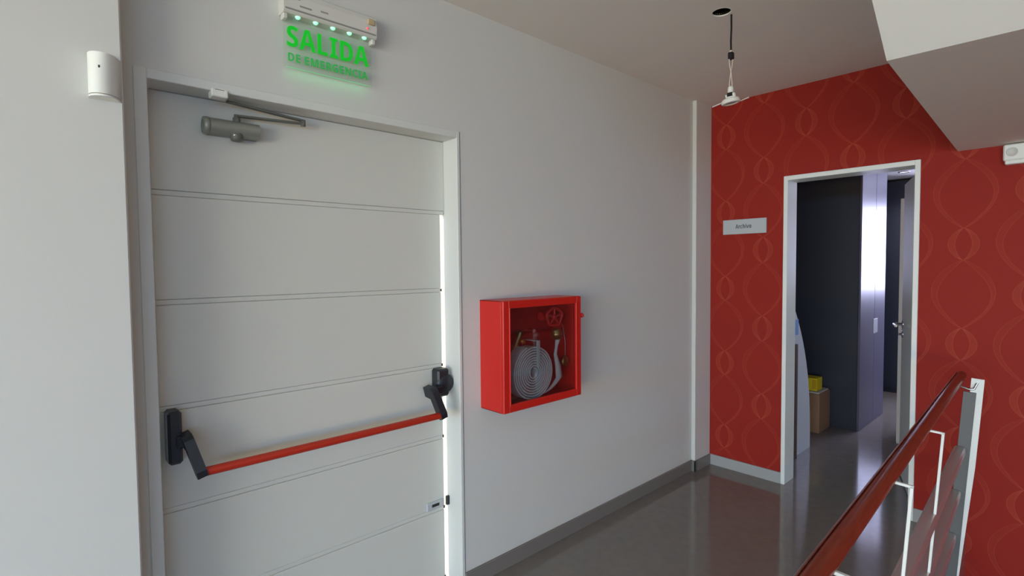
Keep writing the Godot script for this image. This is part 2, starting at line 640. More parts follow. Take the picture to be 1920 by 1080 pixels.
func emergency_door() -> void:
	var fr := thing("trim_3", "white steel frame around the emergency exit door", "door frame", Vector3.ZERO, "structure")
	obj("jamb", boxes([[V(-0.2, 0, 2.2915), V(0.004, 2.107, 2.308)]], 0.002), M.door_frame, fr)
	obj("jamb", boxes([[V(-0.2, 0, 3.458), V(0.004, 2.107, 3.4925)]], 0.002), M.door_frame, fr)
	obj("lintel", boxes([[V(-0.2, 2.076, 2.308), V(0.004, 2.107, 3.458)]], 0.002), M.door_frame, fr)
	var d := thing("door_1", "cream emergency exit door of wide horizontal planks with a red push bar", "door", Vector3.ZERO, "structure")
	# set back in its frame
	d.position = V(-0.03, -0.0135, -0.0498)
	d.scale = V(1, 1.009, 1.0127)
	var ys := [0.016, 0.03, 0.365, 0.7, 1.035, 1.382, 1.735, 2.0692]
	var zl := 3.449
	for i in range(1, ys.size() - 1):
		var zr := 2.352 if i < 6 else 2.3285
		var top: float = ys[i + 1]
		obj("plank", boxes([[V(-0.09, ys[i] + 0.0212, zr), V(-0.07, top + (0.0026 if i < 6 else 0.0), zl)]], 0.0018), M.door, d)
		# bead between two planks
		obj("bead", boxes([[V(-0.088, ys[i] + 0.0034, zr + 0.002), V(-0.0712, ys[i] + 0.0204, zl)]], 0.0018), M.door, d)
		obj("bead_cap", boxes([[V(-0.09, ys[i] + 0.005, zr - 0.008), V(-0.074, ys[i] + 0.018, zr + 0.002)]], 0.002), M.door_dark, d)
	obj("back_sheet", boxes([[V(-0.096, 0.016, 2.358), V(-0.0905, 2.06, 3.447)]], 0.0), M.door, d)
	# push bar
	var pb := holder("panic_bar", d)
	pb.set_meta("label", "red push bar on black end brackets")
	var st := surf()
	box(st, V(-0.07, 0.878, 3.398), V(-0.004, 1.049, 3.438), 0.008)
	obj("bracket", st, M.black, pb)
	st = surf()
	box(st, V(-0.07, 0.915, 2.352), V(-0.012, 1.04, 2.414), 0.008)
	lathe(st, [Vector2(0, 0.0), Vector2(0.046, 0.0), Vector2(0.045, 0.018), Vector2(0.036, 0.026), Vector2(0, 0.027)], Transform3D(Basis(V(0, 1, 0), V(1, 0, 0), V(0, 0, -1)), V(-0.035, 0.972, 2.372)), 28)
	obj("bracket", st, M.black, pb)
	var arm := func(z: float) -> void:
		var s := surf()
		var prof := PackedVector2Array([Vector2(-0.03, 0.975), Vector2(0.022, 0.975), Vector2(0.042, 0.962), Vector2(0.07, 0.86), Vector2(0.066, 0.838), Vector2(0.045, 0.832), Vector2(0.03, 0.845), Vector2(0.01, 0.925), Vector2(-0.03, 0.93)])
		prism(s, prof, -z - 0.015, -z + 0.015, Transform3D(Basis.IDENTITY, V(0, 0.955, z)) * Transform3D(Basis(V(1, 0, 0), 0.26), Vector3.ZERO) * Transform3D(Basis.IDENTITY, V(0, -0.955, -z)) * Transform3D(Basis(V(1, 0, 0), V(0, 1, 0), V(0, 0, -1)), Vector3.ZERO))
		box(s, V(-0.03, 0.935, z - 0.06 if z < 3 else z + 0.008), V(0.012, 0.97, z - 0.012 if z < 3 else z + 0.03), 0.003)
		obj("arm", s, M.black, pb)
	arm.call(3.388)
	arm.call(2.464)
	st = surf()
	tube(st, [V(0.05, 0.854, 3.36), V(0.05, 0.854, 2.438)], 0.0145, 20)
	obj("bar", st, M.red_bar, pb)
	# closer with folded arm
	var cl := holder("door_closer", d)
	cl.set_meta("label", "grey door closer with a folded arm")
	st = surf()
	var sec := PackedVector2Array()
	for k in 10:
		var a := -PI / 2 + PI * k / 9.0
		sec.append(Vector2(-0.036 + 0.024 * cos(a), 1.976 + 0.026 * sin(a)))
	sec.append(Vector2(-0.07, 2.002))
	sec.append(Vector2(-0.07, 1.95))
	prism(st, sec, -3.288, -3.134, Transform3D(Basis(V(1, 0, 0), V(0, 1, 0), V(0, 0, -1)), Vector3.ZERO), true)
	obj("body", st, M.closer, cl)
	st = surf()
	lathe(st, [Vector2(0.012, 0), Vector2(0.027, 0.0), Vector2(0.029, 0.006), Vector2(0.027, 0.018), Vector2(0.018, 0.019), Vector2(0.012, 0.012), Vector2(0, 0.012)], Transform3D(Basis(V(1, 0, 0), V(0, 0, 1), V(0, -1, 0)), V(-0.038, 1.975, 3.287)), 24)
	obj("end_cap", st, M.closer, cl)
	st = surf()
	lathe(st, [Vector2(0, -0.012), Vector2(0.016, -0.012), Vector2(0.02, -0.004), Vector2(0.02, 0.012)], Transform3D(Basis.IDENTITY, V(-0.034, 1.947, 3.205)), 20)
	obj("pinion_cap", st, M.closer_dark, cl)
	st = surf()
	lathe(st, [Vector2(0, 0.007), Vector2(0.005, 0.006), Vector2(0.007, 0.0)], Transform3D(Basis(V(0, -1, 0), V(1, 0, 0), V(0, 0, 1)), V(-0.014, 1.95, 3.216)), 16)
	obj("screw", st, M.chrome, cl)
	st = surf()
	lathe(st, [Vector2(0.012, 0), Vector2(0.012, 0.014), Vector2(0.008, 0.018), Vector2(0.008, 0.026), Vector2(0, 0.026)], Transform3D(Basis.IDENTITY, V(-0.04, 2.0, 3.202)), 16)
	obj("spindle", st, M.closer_dark, cl)
	st = surf()
	strut(st, V(-0.04, 2.022, 3.205), V(-0.022, 2.03, 2.985), 0.02, 0.007)
	obj("lower_arm", st, M.closer_dark, cl)
	st = surf()
	strut(st, V(-0.022, 2.04, 2.98), V(-0.025, 2.061, 3.235), 0.02, 0.007)
	lathe(st, [Vector2(0, -0.016), Vector2(0.009, -0.016), Vector2(0.009, 0.006), Vector2(0, 0.008)], Transform3D(Basis.IDENTITY, V(-0.022, 2.037, 2.983)), 14)
	obj("upper_arm", st, M.closer_dark, cl)
	# bolt plate low at the closing edge
	var lk := holder("latch", d)
	obj("latch_plate", boxes([[V(-0.072, 0.386, 2.362), V(-0.062, 0.424, 2.45)]], 0.003), M.plate, lk)
	obj("latch_slot", boxes([[V(-0.064, 0.4, 2.385), V(-0.0605, 0.413, 2.425)]], 0.001), M.door_dark, lk)
	obj("latch_bolt", boxes([[V(-0.075, 0.385, 2.324), V(-0.06, 0.428, 2.343)]], 0.003), M.black, lk)
	# magnetic contact on the lintel edge
	var mc := thing("magnetic_contact", "small white magnetic contact on the emergency door lintel", "sensor")
	obj("case", boxes([[V(-0.03, 2.0575, 3.238), V(0.014, 2.083, 3.287)]], 0.003), M.white_plastic, mc)
	obj("print", boxes([[V(0.0135, 2.078, 3.25), V(0.0145, 2.0805, 3.277)]]), M.grey_print, mc)

# a flat bar between two points
func strut(st: SurfaceTool, a: Vector3, b: Vector3, w: float, t: float) -> void:
	var z := (b - a).normalized()
	var x := Vector3.UP.cross(z).normalized()
	var y := z.cross(x)
	var L := a.distance_to(b)
	box(st, V(-w / 2, -t / 2, 0), V(w / 2, t / 2, L), 0.002, Transform3D(Basis(x, y, z), a))

func archive_door() -> void:
	var fr := thing("trim_4", "white frame lining the archive doorway in the red wall", "door frame", Vector3.ZERO, "structure")
	obj("jamb", boxes([[V(0.541, 0, -0.155), V(0.567, 2.081, 0.01)]], 0.002), M.frame, fr)
	obj("jamb", boxes([[V(1.247, 0, -0.155), V(1.273, 2.081, 0.01)]], 0.002), M.frame, fr)
	obj("lintel", boxes([[V(0.567, 2.052, -0.155), V(1.247, 2.081, 0.01)]], 0.002), M.frame, fr)
	var d := thing("door_2", "white archive door swung open into the room", "door", V(1.24, 0, -0.16), "structure")
	d.rotation.y = deg_to_rad(-73.0)
	# built closed along -x, turned about the hinge
	obj("leaf", boxes([[V(-0.67, 0.01, -0.04), V(0, 2.045, 0)]], 0.002), M.frame, d)
	var h := holder("handle", d)
	h.set_meta("label", "polished lever handle with thumb turn")
	for s in [1.0, -1.0]:
		var st := surf()
		var z0 := 0.0 if s > 0 else -0.04
		lathe(st, [Vector2(0.026, 0), Vector2(0.026, 0.006), Vector2(0.01, 0.008), Vector2(0.009, 0.045), Vector2(0, 0.047)], Transform3D(Basis(V(1, 0, 0), V(0, 0, s), V(0, -s, 0)), V(-0.61, 1.07, z0)), 20)
		tube(st, [V(-0.61, 1.07, z0 + s * 0.045), V(-0.59, 1.07, z0 + s * 0.055), V(-0.49, 1.068, z0 + s * 0.052)], 0.0085, 12)
		obj("lever", st, M.chrome, h)
		st = surf()
		lathe(st, [Vector2(0.024, 0), Vector2(0.024, 0.006), Vector2(0.008, 0.008), Vector2(0.009, 0.025), Vector2(0, 0.027)], Transform3D(Basis(V(1, 0, 0), V(0, 0, s), V(0, -s, 0)), V(-0.61, 1.0, z0)), 20)
		obj("thumb_turn", st, M.chrome, h)

func sign_over_door() -> void:
	var s := thing("exit_sign", "green lit SALIDA emergency exit sign on a white lamp body over the cream door", "exit sign")
	var st := surf()
	# body: a rounded bar along the wall
	var sec := PackedVector2Array([Vector2(0.0, 2.38), Vector2(0.044, 2.38), Vector2(0.05, 2.386), Vector2(0.052, 2.44), Vector2(0.046, 2.458), Vector2(0.034, 2.466), Vector2(0.0, 2.466)])
	prism(st, sec, -3.066, -2.717, Transform3D(Basis(V(1, 0, 0), V(0, 1, 0), V(0, 0, -1)), Vector3.ZERO))
	box(st, V(0.01, 2.362, 3.05), V(0.04, 2.381, 3.064), 0.002)
	box(st, V(0.01, 2.362, 2.719), V(0.04, 2.381, 2.733), 0.002)
	obj("lamp_body", st, M.sign_body, s)
	st = surf()
	box(st, V(0.05, 2.391, 2.722), V(0.0535, 2.396, 3.062), 0.001)
	obj("lamp_rim", st, M.grey_print, s)
	for b in [[3.0, 0.03, 2.409], [2.93, 0.02, 2.414], [3.03, 0.02, 2.43]]:
		obj("print", boxes([[V(0.0505, b[2], b[0] - b[1]), V(0.0525, b[2] + 0.005, b[0] + b[1] * 0.4)]]), M.grey_print, s)
	st = surf()
	box(st, V(0.048, 2.425, 2.728), V(0.06, 2.447, 2.758), 0.004)
	obj("test_button", st, mat(rgb(190, 170, 130), 0.5), s)
	st = surf()
	lathe(st, [Vector2(0.004, 0), Vector2(0.003, 0.003), Vector2(0, 0.004)], Transform3D(Basis(V(0, -1, 0), V(1, 0, 0), V(0, 0, 1)), V(0.0515, 2.41, 2.757)), 12)
	obj("status_light", st, M.led_red, s)
	for z in [3.013, 2.95, 2.886, 2.822, 2.762]:
		st = surf()
		lathe(st, [Vector2(0, -0.005), Vector2(0.006, -0.004), Vector2(0.009, 0), Vector2(0.009, 0.004)], Transform3D(Basis.IDENTITY, V(0.034, 2.377, z)), 14)
		obj("led", st, M.led, s)
		var l := SpotLight3D.new()
		l.name = "led_light"
		l.position = V(0.022, 2.366, z)
		l.rotation_degrees = V(-90, 0, 0)
		l.light_color = rgb(110, 255, 165)
		l.light_energy = 0.004
		l.light_size = 0.008
		l.spot_range = 4.0
		l.spot_angle = 22.0
		l.spot_attenuation = 2.0
		l.shadow_enabled = true
		s.add_child(l, true)
	st = surf()
	box(st, V(0.02, 2.205, 2.728), V(0.024, 2.378, 3.06), 0.0008)
	obj("acrylic_panel", st, M.acrylic, s)
	# the light led through the panel leaves by its lower edge
	st = surf()
	box(st, V(0.0202, 2.2035, 2.735), V(0.0238, 2.2049, 3.053))
	obj("glowing_edge", st, M.edge_glow, s)
	var el := AreaLight3D.new()
	el.name = "edge_light"
	el.area_size = Vector2(0.31, 0.004)
	el.area_normalize_energy = false
	el.light_color = rgb(70, 255, 130)
	el.light_energy = 1.4
	el.area_range = 4.0
	el.area_attenuation = 2.0
	el.shadow_enabled = true
	el.position = V(0.022, 2.2028, 2.894)
	el.rotation_degrees = V(-68, 90, 0)
	s.add_child(el)
	var b := Basis(Vector3.UP, PI / 2)
	letters("word", "SALIDA", 0.308, 0.072, 0.002, V(0.026, 2.311, 2.896), b, M.green, s)
	letters("word", "DE EMERGENCIA", 0.3, 0.028, 0.002, V(0.026, 2.239, 2.897), b, M.green_dim, s)

func sensor() -> void:
	var s := thing("motion_sensor", "small white motion sensor on the pilaster edge left of the emergency door", "sensor")
	var st := surf()
	var sec := PackedVector2Array([Vector2(0.12, -3.606), Vector2(0.138, -3.607), Vector2(0.152, -3.603), Vector2(0.162, -3.594), Vector2(0.167, -3.582), Vector2(0.166, -3.569), Vector2(0.16, -3.558), Vector2(0.15, -3.549), Vector2(0.12, -3.534)])
	# outline lies in x and -z; stand it up along y
	var t := Transform3D(Basis(V(1, 0, 0), V(0, 0, -1), V(0, 1, 0)), Vector3.ZERO)
	prism(st, sec, 1.965, 2.072, t, true)
	obj("case", st, M.white_plastic, s)
	st = surf()
	prism(st, sec, 1.958, 1.963, t, true)
	obj("base", st, M.white_plastic, s)
	st = surf()
	box(st, V(0.164, 2.03, 3.583), V(0.1675, 2.037, 3.587), 0.001)
	obj("indicator", st, M.door_dark, s)

func hose_cabinet() -> void:
	var c := thing("hose_cabinet", "red glazed fire hose cabinet on the white wall beside the emergency door", "hose cabinet")
	var z0 := 1.648
	var z1 := 2.184
	var y0 := 0.832
	var y1 := 1.344
	var st := surf()
	box(st, V(0, y0, z1 - 0.004), V(0.148, y1, z1), 0.001)
	box(st, V(0, y0, z0), V(0.148, y1, z0 + 0.004), 0.001)
	box(st, V(0, y1 - 0.004, z0), V(0.148, y1, z1), 0.001)
	box(st, V(0, y0, z0), V(0.148, y0 + 0.004, z1), 0.001)
	obj("case", st, M.cab_red, c)
	obj("back_plate", boxes([[V(0.001, y0 + 0.004, z0 + 0.004), V(0.004, y1 - 0.004, z1 - 0.004)]]), M.cab_back, c)
	var d := holder("door", c)
	st = surf()
	var f := 0.036
	box(st, V(0.149, y0, z1 - f), V(0.166, y1, z1), 0.003)
	box(st, V(0.149, y0, z0), V(0.166, y1, z0 + f), 0.003)
	box(st, V(0.149, y1 - f, z0 + f - 0.003), V(0.166, y1, z1 - f + 0.003), 0.003)
	box(st, V(0.149, y0, z0 + f - 0.003), V(0.166, y0 + f, z1 - f + 0.003), 0.003)
	# raised lip round the pane
	for b in [[V(0.16, y0 + f - 0.004, z1 - f - 0.006), V(0.17, y1 - f + 0.004, z1 - f + 0.002)], [V(0.16, y0 + f - 0.004, z0 + f - 0.002), V(0.17, y1 - f + 0.004, z0 + f + 0.006)]]:
		box(st, b[0], b[1], 0.002)
	obj("door_frame", st, M.cab_red, d)
	obj("pane", boxes([[V(0.153, y0 + f - 0.004, z0 + f - 0.004), V(0.156, y1 - f + 0.004, z1 - f + 0.004)]]), M.smoked, d)
	st = surf()
	lathe(st, [Vector2(0.006, 0), Vector2(0.006, 0.008), Vector2(0.012, 0.01), Vector2(0.012, 0.02), Vector2(0, 0.022)], Transform3D(Basis(V(1, 0, 0), V(0, 0, -1), V(0, 1, 0)), V(0.158, 1.243, z0 + 0.002)), 16)
	obj("knob", st, M.wheel_red, d)

	# rolled hose
	var hcen := V(0.1, 0.985, 1.952)
	var h := thing("fire_hose", "flat white fire hose rolled into a coil inside the red cabinet", "fire hose", Vector3.ZERO)
	st = surf()
	var turns := 9.0
	var n := 9 * 48
	var th := 0.0085
	var x0 := 0.06
	var x1 := 0.125
	for i in n:
		var a0 := TAU * turns * i / n
		var a1 := TAU * turns * (i + 1) / n
		var r0 := 0.016 + 0.0125 * a0 / TAU
		var r1 := 0.016 + 0.0125 * a1 / TAU
		var p := func(r: float, a: float, x: float) -> Vector3: return V(x, hcen.y + r * sin(a + 1.2), hcen.z + r * cos(a + 1.2))
		var o0: Vector3 = (p.call(1.0, (a0 + a1) / 2, x0) - V(x0, hcen.y, hcen.z))
		st.set_smooth_group(0)
		quad(st, p.call(r0 + th, a0, x0), p.call(r1 + th, a1, x0), p.call(r1 + th, a1, x1), p.call(r0 + th, a0, x1), o0)
		quad(st, p.call(r0, a0, x0), p.call(r1, a1, x0), p.call(r1, a1, x1), p.call(r0, a0, x1), -o0)
		st.set_smooth_group(1)
		# rounded front edge of the ribbon
		var m := th * 0.5
		quad(st, p.call(r0 + th, a0, x1), p.call(r1 + th, a1, x1), p.call(r1 + m, a1, x1 + 0.005), p.call(r0 + m, a0, x1 + 0.005), V(1, 0, 0) + o0)
		quad(st, p.call(r0, a0, x1), p.call(r1, a1, x1), p.call(r1 + m, a1, x1 + 0.005), p.call(r0 + m, a0, x1 + 0.005), V(1, 0, 0) - o0)
		st.set_smooth_group(-1)
		quad(st, p.call(r0, a0, x0), p.call(r1, a1, x0), p.call(r1 + th, a1, x0), p.call(r0 + th, a0, x0), V(-1, 0, 0))
	obj("coil", st, M.hose, h)
	# tail climbing to the valve
	st = surf()
	var path := [V(0.096, 0.864, 1.862), V(0.098, 0.878, 1.818), V(0.1, 0.9, 1.782), V(0.104, 0.93, 1.752), V(0.106, 0.99, 1.762), V(0.106, 1.05, 1.782), V(0.104, 1.09, 1.772), V(0.1, 1.125, 1.757)]
	var wid := [0.012, 0.02, 0.026, 0.03, 0.026, 0.014, 0.012, 0.022]
	for i in path.size() - 1:
		var a: Vector3 = path[i]
		var b: Vector3 = path[i + 1]
		var sa: float = wid[i] * 0.8
		var sb: float = wid[i + 1] * 0.8
		var ta := V(0.012, 0, 0)
		st.set_smooth_group(0)
		quad(st, a + V(0.004, 0, sa), b + V(0.004, 0, sb), b + V(0.012, 0, 0), a + V(0.012, 0, 0), V(1, 0, 0.3))
		quad(st, a + V(0.012, 0, 0), b + V(0.012, 0, 0), b + V(0.004, 0, -sb), a + V(0.004, 0, -sa), V(1, 0, -0.3))
		quad(st, a + V(0, 0, sa), b + V(0, 0, sb), b + V(0, 0, -sb), a + V(0, 0, -sa), V(-1, 0, 0))
		quad(st, a + V(0, 0, sa), b + V(0, 0, sb), b + V(0.004, 0, sb), a + V(0.004, 0, sa), V(0, 0, 1))
		quad(st, a + V(0, 0, -sa), b + V(0, 0, -sb), b + V(0.004, 0, -sb), a + V(0.004, 0, -sa), V(0, 0, -1))
	obj("hose_tail", st, M.hose, h)
	# strap holding the coil
	st = surf()
	box(st, V(0.131, 1.01, 1.918), V(0.134, 1.138, 1.941), 0.001)
	box(st, V(0.05, 1.135, 1.918), V(0.134, 1.139, 1.941), 0.001)
	obj("strap", st, M.plate, h)
	st = surf()
	lathe(st, [Vector2(0.018, 0), Vector2(0.024, 0.004), Vector2(0.024, 0.012), Vector2(0.029, 0.014), Vector2(0.029, 0.036), Vector2(0.024, 0.04), Vector2(0.024, 0.05), Vector2(0.018, 0.055), Vector2(0, 0.055)], Transform3D(Basis(V(1, 0, 0), 0.25) * Basis.IDENTITY, V(0.1, 1.128, 1.757)), 28)
	obj("coupling", st, M.brass, h)

	# valve with hand wheel
	var v := thing("hydrant_valve", "red hand wheel hydrant valve at the top of the hose cabinet", "valve", Vector3.ZERO)
	st = surf()
	tube(st, [V(0.046, 1.243, 1.825), V(0.046, 1.243, 1.77), V(0.05, 1.24, 1.735), V(0.066, 1.232, 1.728), V(0.09, 1.21, 1.744), V(0.1, 1.188, 1.756)], 0.022, 20)
	obj("body", st, M.cab_red, v)
	st = surf()
	lathe(st, [Vector2(0.018, 0), Vector2(0.012, 0.004), Vector2(0.007, 0.008), Vector2(0.007, 0.055), Vector2(0.0, 0.056)], Transform3D(Basis(V(0, -1, 0), V(1, 0, 0), V(0, 0, 1)), V(0.06, 1.243, 1.79)), 18)
	obj("stem", st, M.brass, v)
	st = surf()
	var ring := []
	var hx := V(-0.25, 0, 0.97)
	var hub := V(0.112, 1.243, 1.791)
	for k in 41:
		var a := TAU * k / 40.0
		var wave := 0.044 + 0.003 * cos(a * 5.0)
		ring.append(hub + hx * wave * sin(a) + Vector3.UP * wave * cos(a))
	tube(st, ring, 0.0072, 12)
	for k in 5:
		var a := TAU * k / 5.0
		tube(st, [hub, hub + hx * 0.043 * sin(a) + Vector3.UP * 0.043 * cos(a)], 0.0055, 10)
	lathe(st, [Vector2(0, -0.008), Vector2(0.014, -0.008), Vector2(0.014, 0.006), Vector2(0, 0.009)], Transform3D(Basis(V(0, -1, 0), V(1, 0, 0), V(0, 0, 1)), hub), 16)
	obj("hand_wheel", st, M.wheel_red, v)
	st = surf()
	lathe(st, [Vector2(0, 0.014), Vector2(0.009, 0.012), Vector2(0.013, 0.004), Vector2(0.013, -0.008)], Transform3D(Basis(V(0, -1, 0), V(1, 0, 0), V(0, 0, 1)), V(0.082, 1.245, 1.72)), 18)
	obj("gland_nut", st, M.brass, v)
	# cap hanging on its chain
	var cp := thing("valve_cap", "round metal valve cap hanging on a chain inside the hose cabinet", "cap", Vector3.ZERO)
	st = surf()
	lathe(st, [Vector2(0, 0.008), Vector2(0.024, 0.008), Vector2(0.028, 0.004), Vector2(0.028, -0.01), Vector2(0.02, -0.012), Vector2(0, -0.012)], Transform3D(Basis(V(0, -1, 0), V(1, 0, 0), V(0, 0, 1)), V(0.085, 1.0, 1.682)), 26)
	obj("cap", st, M.brass, cp)
	st = surf()
	tube(st, [V(0.085, 1.028, 1.682), V(0.085, 1.1, 1.682), V(0.08, 1.18, 1.69), V(0.07, 1.21, 1.7)], 0.0012, 6)
	obj("chain", st, M.steel, cp)
	# nozzle behind the coil
	var nz := thing("hose_nozzle", "brass hose nozzle tucked behind the rolled fire hose", "nozzle", Vector3.ZERO)
	st = surf()
	lathe(st, [Vector2(0, 0), Vector2(0.024, 0), Vector2(0.026, 0.004), Vector2(0.026, 0.03), Vector2(0.02, 0.034), Vector2(0.018, 0.09), Vector2(0.013, 0.15), Vector2(0.016, 0.156), Vector2(0.016, 0.166), Vector2(0.01, 0.168), Vector2(0, 0.16)], Transform3D(Basis(V(1, 0, 0), -0.5), V(0.031, 1.03, 2.03)), 24)
	obj("barrel", st, M.brass, nz)
	st = surf()
	lathe(st, [Vector2(0, -0.006), Vector2(0.012, -0.006), Vector2(0.012, 0.006), Vector2(0, 0.006)], Transform3D(Basis(V(0, -1, 0), V(1, 0, 0), V(0, 0, 1)), V(0.058, 1.13, 1.962)), 18)
	obj("valve_lever", st, mat(rgb(214, 170, 70), 0.35, 0.8), nz)
	# hose cradle knob at the back
	var kn := thing("cradle_hook", "pale round hook end above the rolled fire hose", "hook", Vector3.ZERO)
	st = surf()
	tube(st, [V(0.004, 1.178, 1.9), V(0.07, 1.178, 1.9)], 0.005, 10)
	obj("rod", st, M.cab_red, kn)
	st = surf()
	lathe(st, [Vector2(0, 0.008), Vector2(0.008, 0.006), Vector2(0.011, 0.0), Vector2(0.006, -0.004)], Transform3D(Basis(V(0, -1, 0), V(1, 0, 0), V(0, 0, 1)), V(0.074, 1.178, 1.9)), 16)
	obj("knob", st, mat(rgb(214, 130, 120), 0.5), kn)

func hanging_spot() -> void:
	# lining of the hole left in the ceiling
	var hl := thing("ceiling_cutout", "dark round lamp cutout with a ragged pale rim in the corridor ceiling", "cutout", V(0.757, H, 1.345), "structure")
	var st := surf()
	lathe(st, [Vector2(0.0405, -0.0004), Vector2(0.041, 0.014), Vector2(0.046, 0.014), Vector2(0.046, 0.12), Vector2(0, 0.121)], Transform3D.IDENTITY, 28)
	obj("void", st, M.hole, hl)
	st = surf()
	lathe(st, [Vector2(0.0402, 0.004), Vector2(0.0404, -0.001), Vector2(0.044, -0.0012), Vector2(0.046, 0.0)], Transform3D.IDENTITY, 28)
	obj("rim", st, M.white_plastic, hl)
	var s := thing("hanging_spotlight", "unmounted white recessed spotlight dangling by its cable from the ceiling hole", "spotlight")
	var x := 0.776
	var z := 1.288
	st = surf()
	tube(st, [V(x - 0.02, 2.75, z + 0.01), V(x - 0.006, 2.7, z + 0.004), V(x, 2.665, z), V(x + 0.001, 2.6, z), V(x - 0.001, 2.54, z), V(x, 2.495, z)], 0.0042, 10)
	obj("cable", st, M.cable, s)
	st = surf()
	box(st, V(x - 0.006, 2.484, z - 0.005), V(x + 0.006, 2.497, z + 0.005), 0.002)
	obj("cable_end", st, M.wire, s)
	st = surf()
	box(st, V(x - 0.011, 2.455, z - 0.012), V(x + 0.011, 2.487, z + 0.012), 0.003)
	obj("connector", st, M.cable, s)
	for k in [-1.0, 1.0]:
		st = surf()
		tube(st, [V(x + 0.005 * k, 2.457, z - 0.008 * k), V(x + 0.004 * k, 2.43, z - 0.006 * k), V(x - 0.001 * k, 2.39, z + 0.001 * k), V(x - 0.004 * k, 2.345, z + 0.005 * k), V(x - 0.004 * k, 2.325, z + 0.004 * k)], 0.0021, 8)
		obj("wire", st, M.wire, s)
	st = surf()
	lathe(st, [Vector2(0, 2.33), Vector2(0.011, 2.329), Vector2(0.0135, 2.322), Vector2(0.0135, 2.302), Vector2(0.0, 2.3)], Transform3D(Basis.IDENTITY, V(x, 0, z)), 20)
	obj("lamp_holder", st, M.spot_white, s)
	st = surf()
	box(st, V(x - 0.014, 2.284, z - 0.012), V(x + 0.012, 2.302, z + 0.012), 0.003)
	obj("lamp_base", st, M.cable, s)
	# the spot itself, tilted; its face looks down
	var t := Transform3D(Basis(V(0.675, 0, -0.738).cross(V(0, 1, 0)).normalized(), 0.16), V(x, 2.262, z))
	st = surf()
	lathe(st, [Vector2(0, 0.02), Vector2(0.018, 0.02), Vector2(0.02, 0.013), Vector2(0.035, 0.011), Vector2(0.04, 0.006), Vector2(0.042, -0.006), Vector2(0.04, -0.01), Vector2(0.031, -0.011), Vector2(0.026, -0.006)], t, 40, false)
	obj("ring", st, M.spot_white, s)
	st = surf()
	lathe(st, [Vector2(0.0275, -0.007), Vector2(0.015, -0.005), Vector2(0, -0.0045)], t, 28)
	obj("lens", st, M.spot_lens, s)
	st = surf()
	box(st, V(-0.017, 0.018, -0.012), V(-0.01, 0.034, 0.012), 0.002, t)
	obj("clip", st, M.spot_white, s)
	st = surf()
	box(st, V(0.014, 0.008, -0.008), V(0.026, 0.034, 0.008), 0.003, t)
	obj("clip", st, M.spot_white, s)
	# spring arms sticking out to both sides
	var side := V(0.675, 0, -0.738)
	for k in [-1.0, 1.0]:
		st = surf()
		var a: Vector3 = V(x, 2.258, z) + side * 0.036 * k + V(0, 0.002 * k, 0)
		var b: Vector3 = V(x, 2.258, z) + side * 0.086 * k + V(0, 0.022 * k, 0)
		strut(st, a, b, 0.009, 0.005)
		obj("spring_arm", st, M.spot_white, s)

func name_plate() -> void:
	var p := thing("door_name_plate", "pale rectangular plate reading Archivo on the red wall beside the doorway", "sign")
	var st := surf()
	box(st, V(0.127, 1.713, 0), V(0.432, 1.817, 0.012), 0.002)
	obj("plate", st, M.plate, p)
	letters("word", "Archivo", 0.112, 0.031, 0.001, V(0.275, 1.768, 0.0122), Basis.IDENTITY, M.letter_dark, p)

func emergency_light() -> void:
	var e := thing("emergency_light", "white emergency light with round lamp high on the red wall at the right", "emergency light")
	var st := surf()
	box(st, V(1.617, 2.012, 0), V(1.89, 2.094, 0.05), 0.006)
	obj("case", st, M.white_plastic, e)
	st = surf()
	box(st, V(1.624, 1.994, 0), V(1.883, 2.013, 0.046), 0.004)
	obj("base", st, M.white_plastic, e)
	for x in [1.651, 1.856]:
		st = surf()
		lathe(st, [Vector2(0.023, 0), Vector2(0.023, 0.004), Vector2(0.02, 0.005), Vector2(0.018, 0.002), Vector2(0, 0.004)], Transform3D(Basis(V(1, 0, 0), V(0, 0, 1), V(0, -1, 0)), V(x, 2.054, 0.049)), 28)
		obj("lamp", st, M.sign_body, e)
	st = surf()
	lathe(st, [Vector2(0.02, 0), Vector2(0.02, 0.003), Vector2(0.016, 0.004), Vector2(0, 0.003)], Transform3D(Basis(V(1, 0, 0), V(0, 0, 1), V(0, -1, 0)), V(1.725, 2.056, 0.049)), 20)
	obj("test_button", st, M.plate, e)

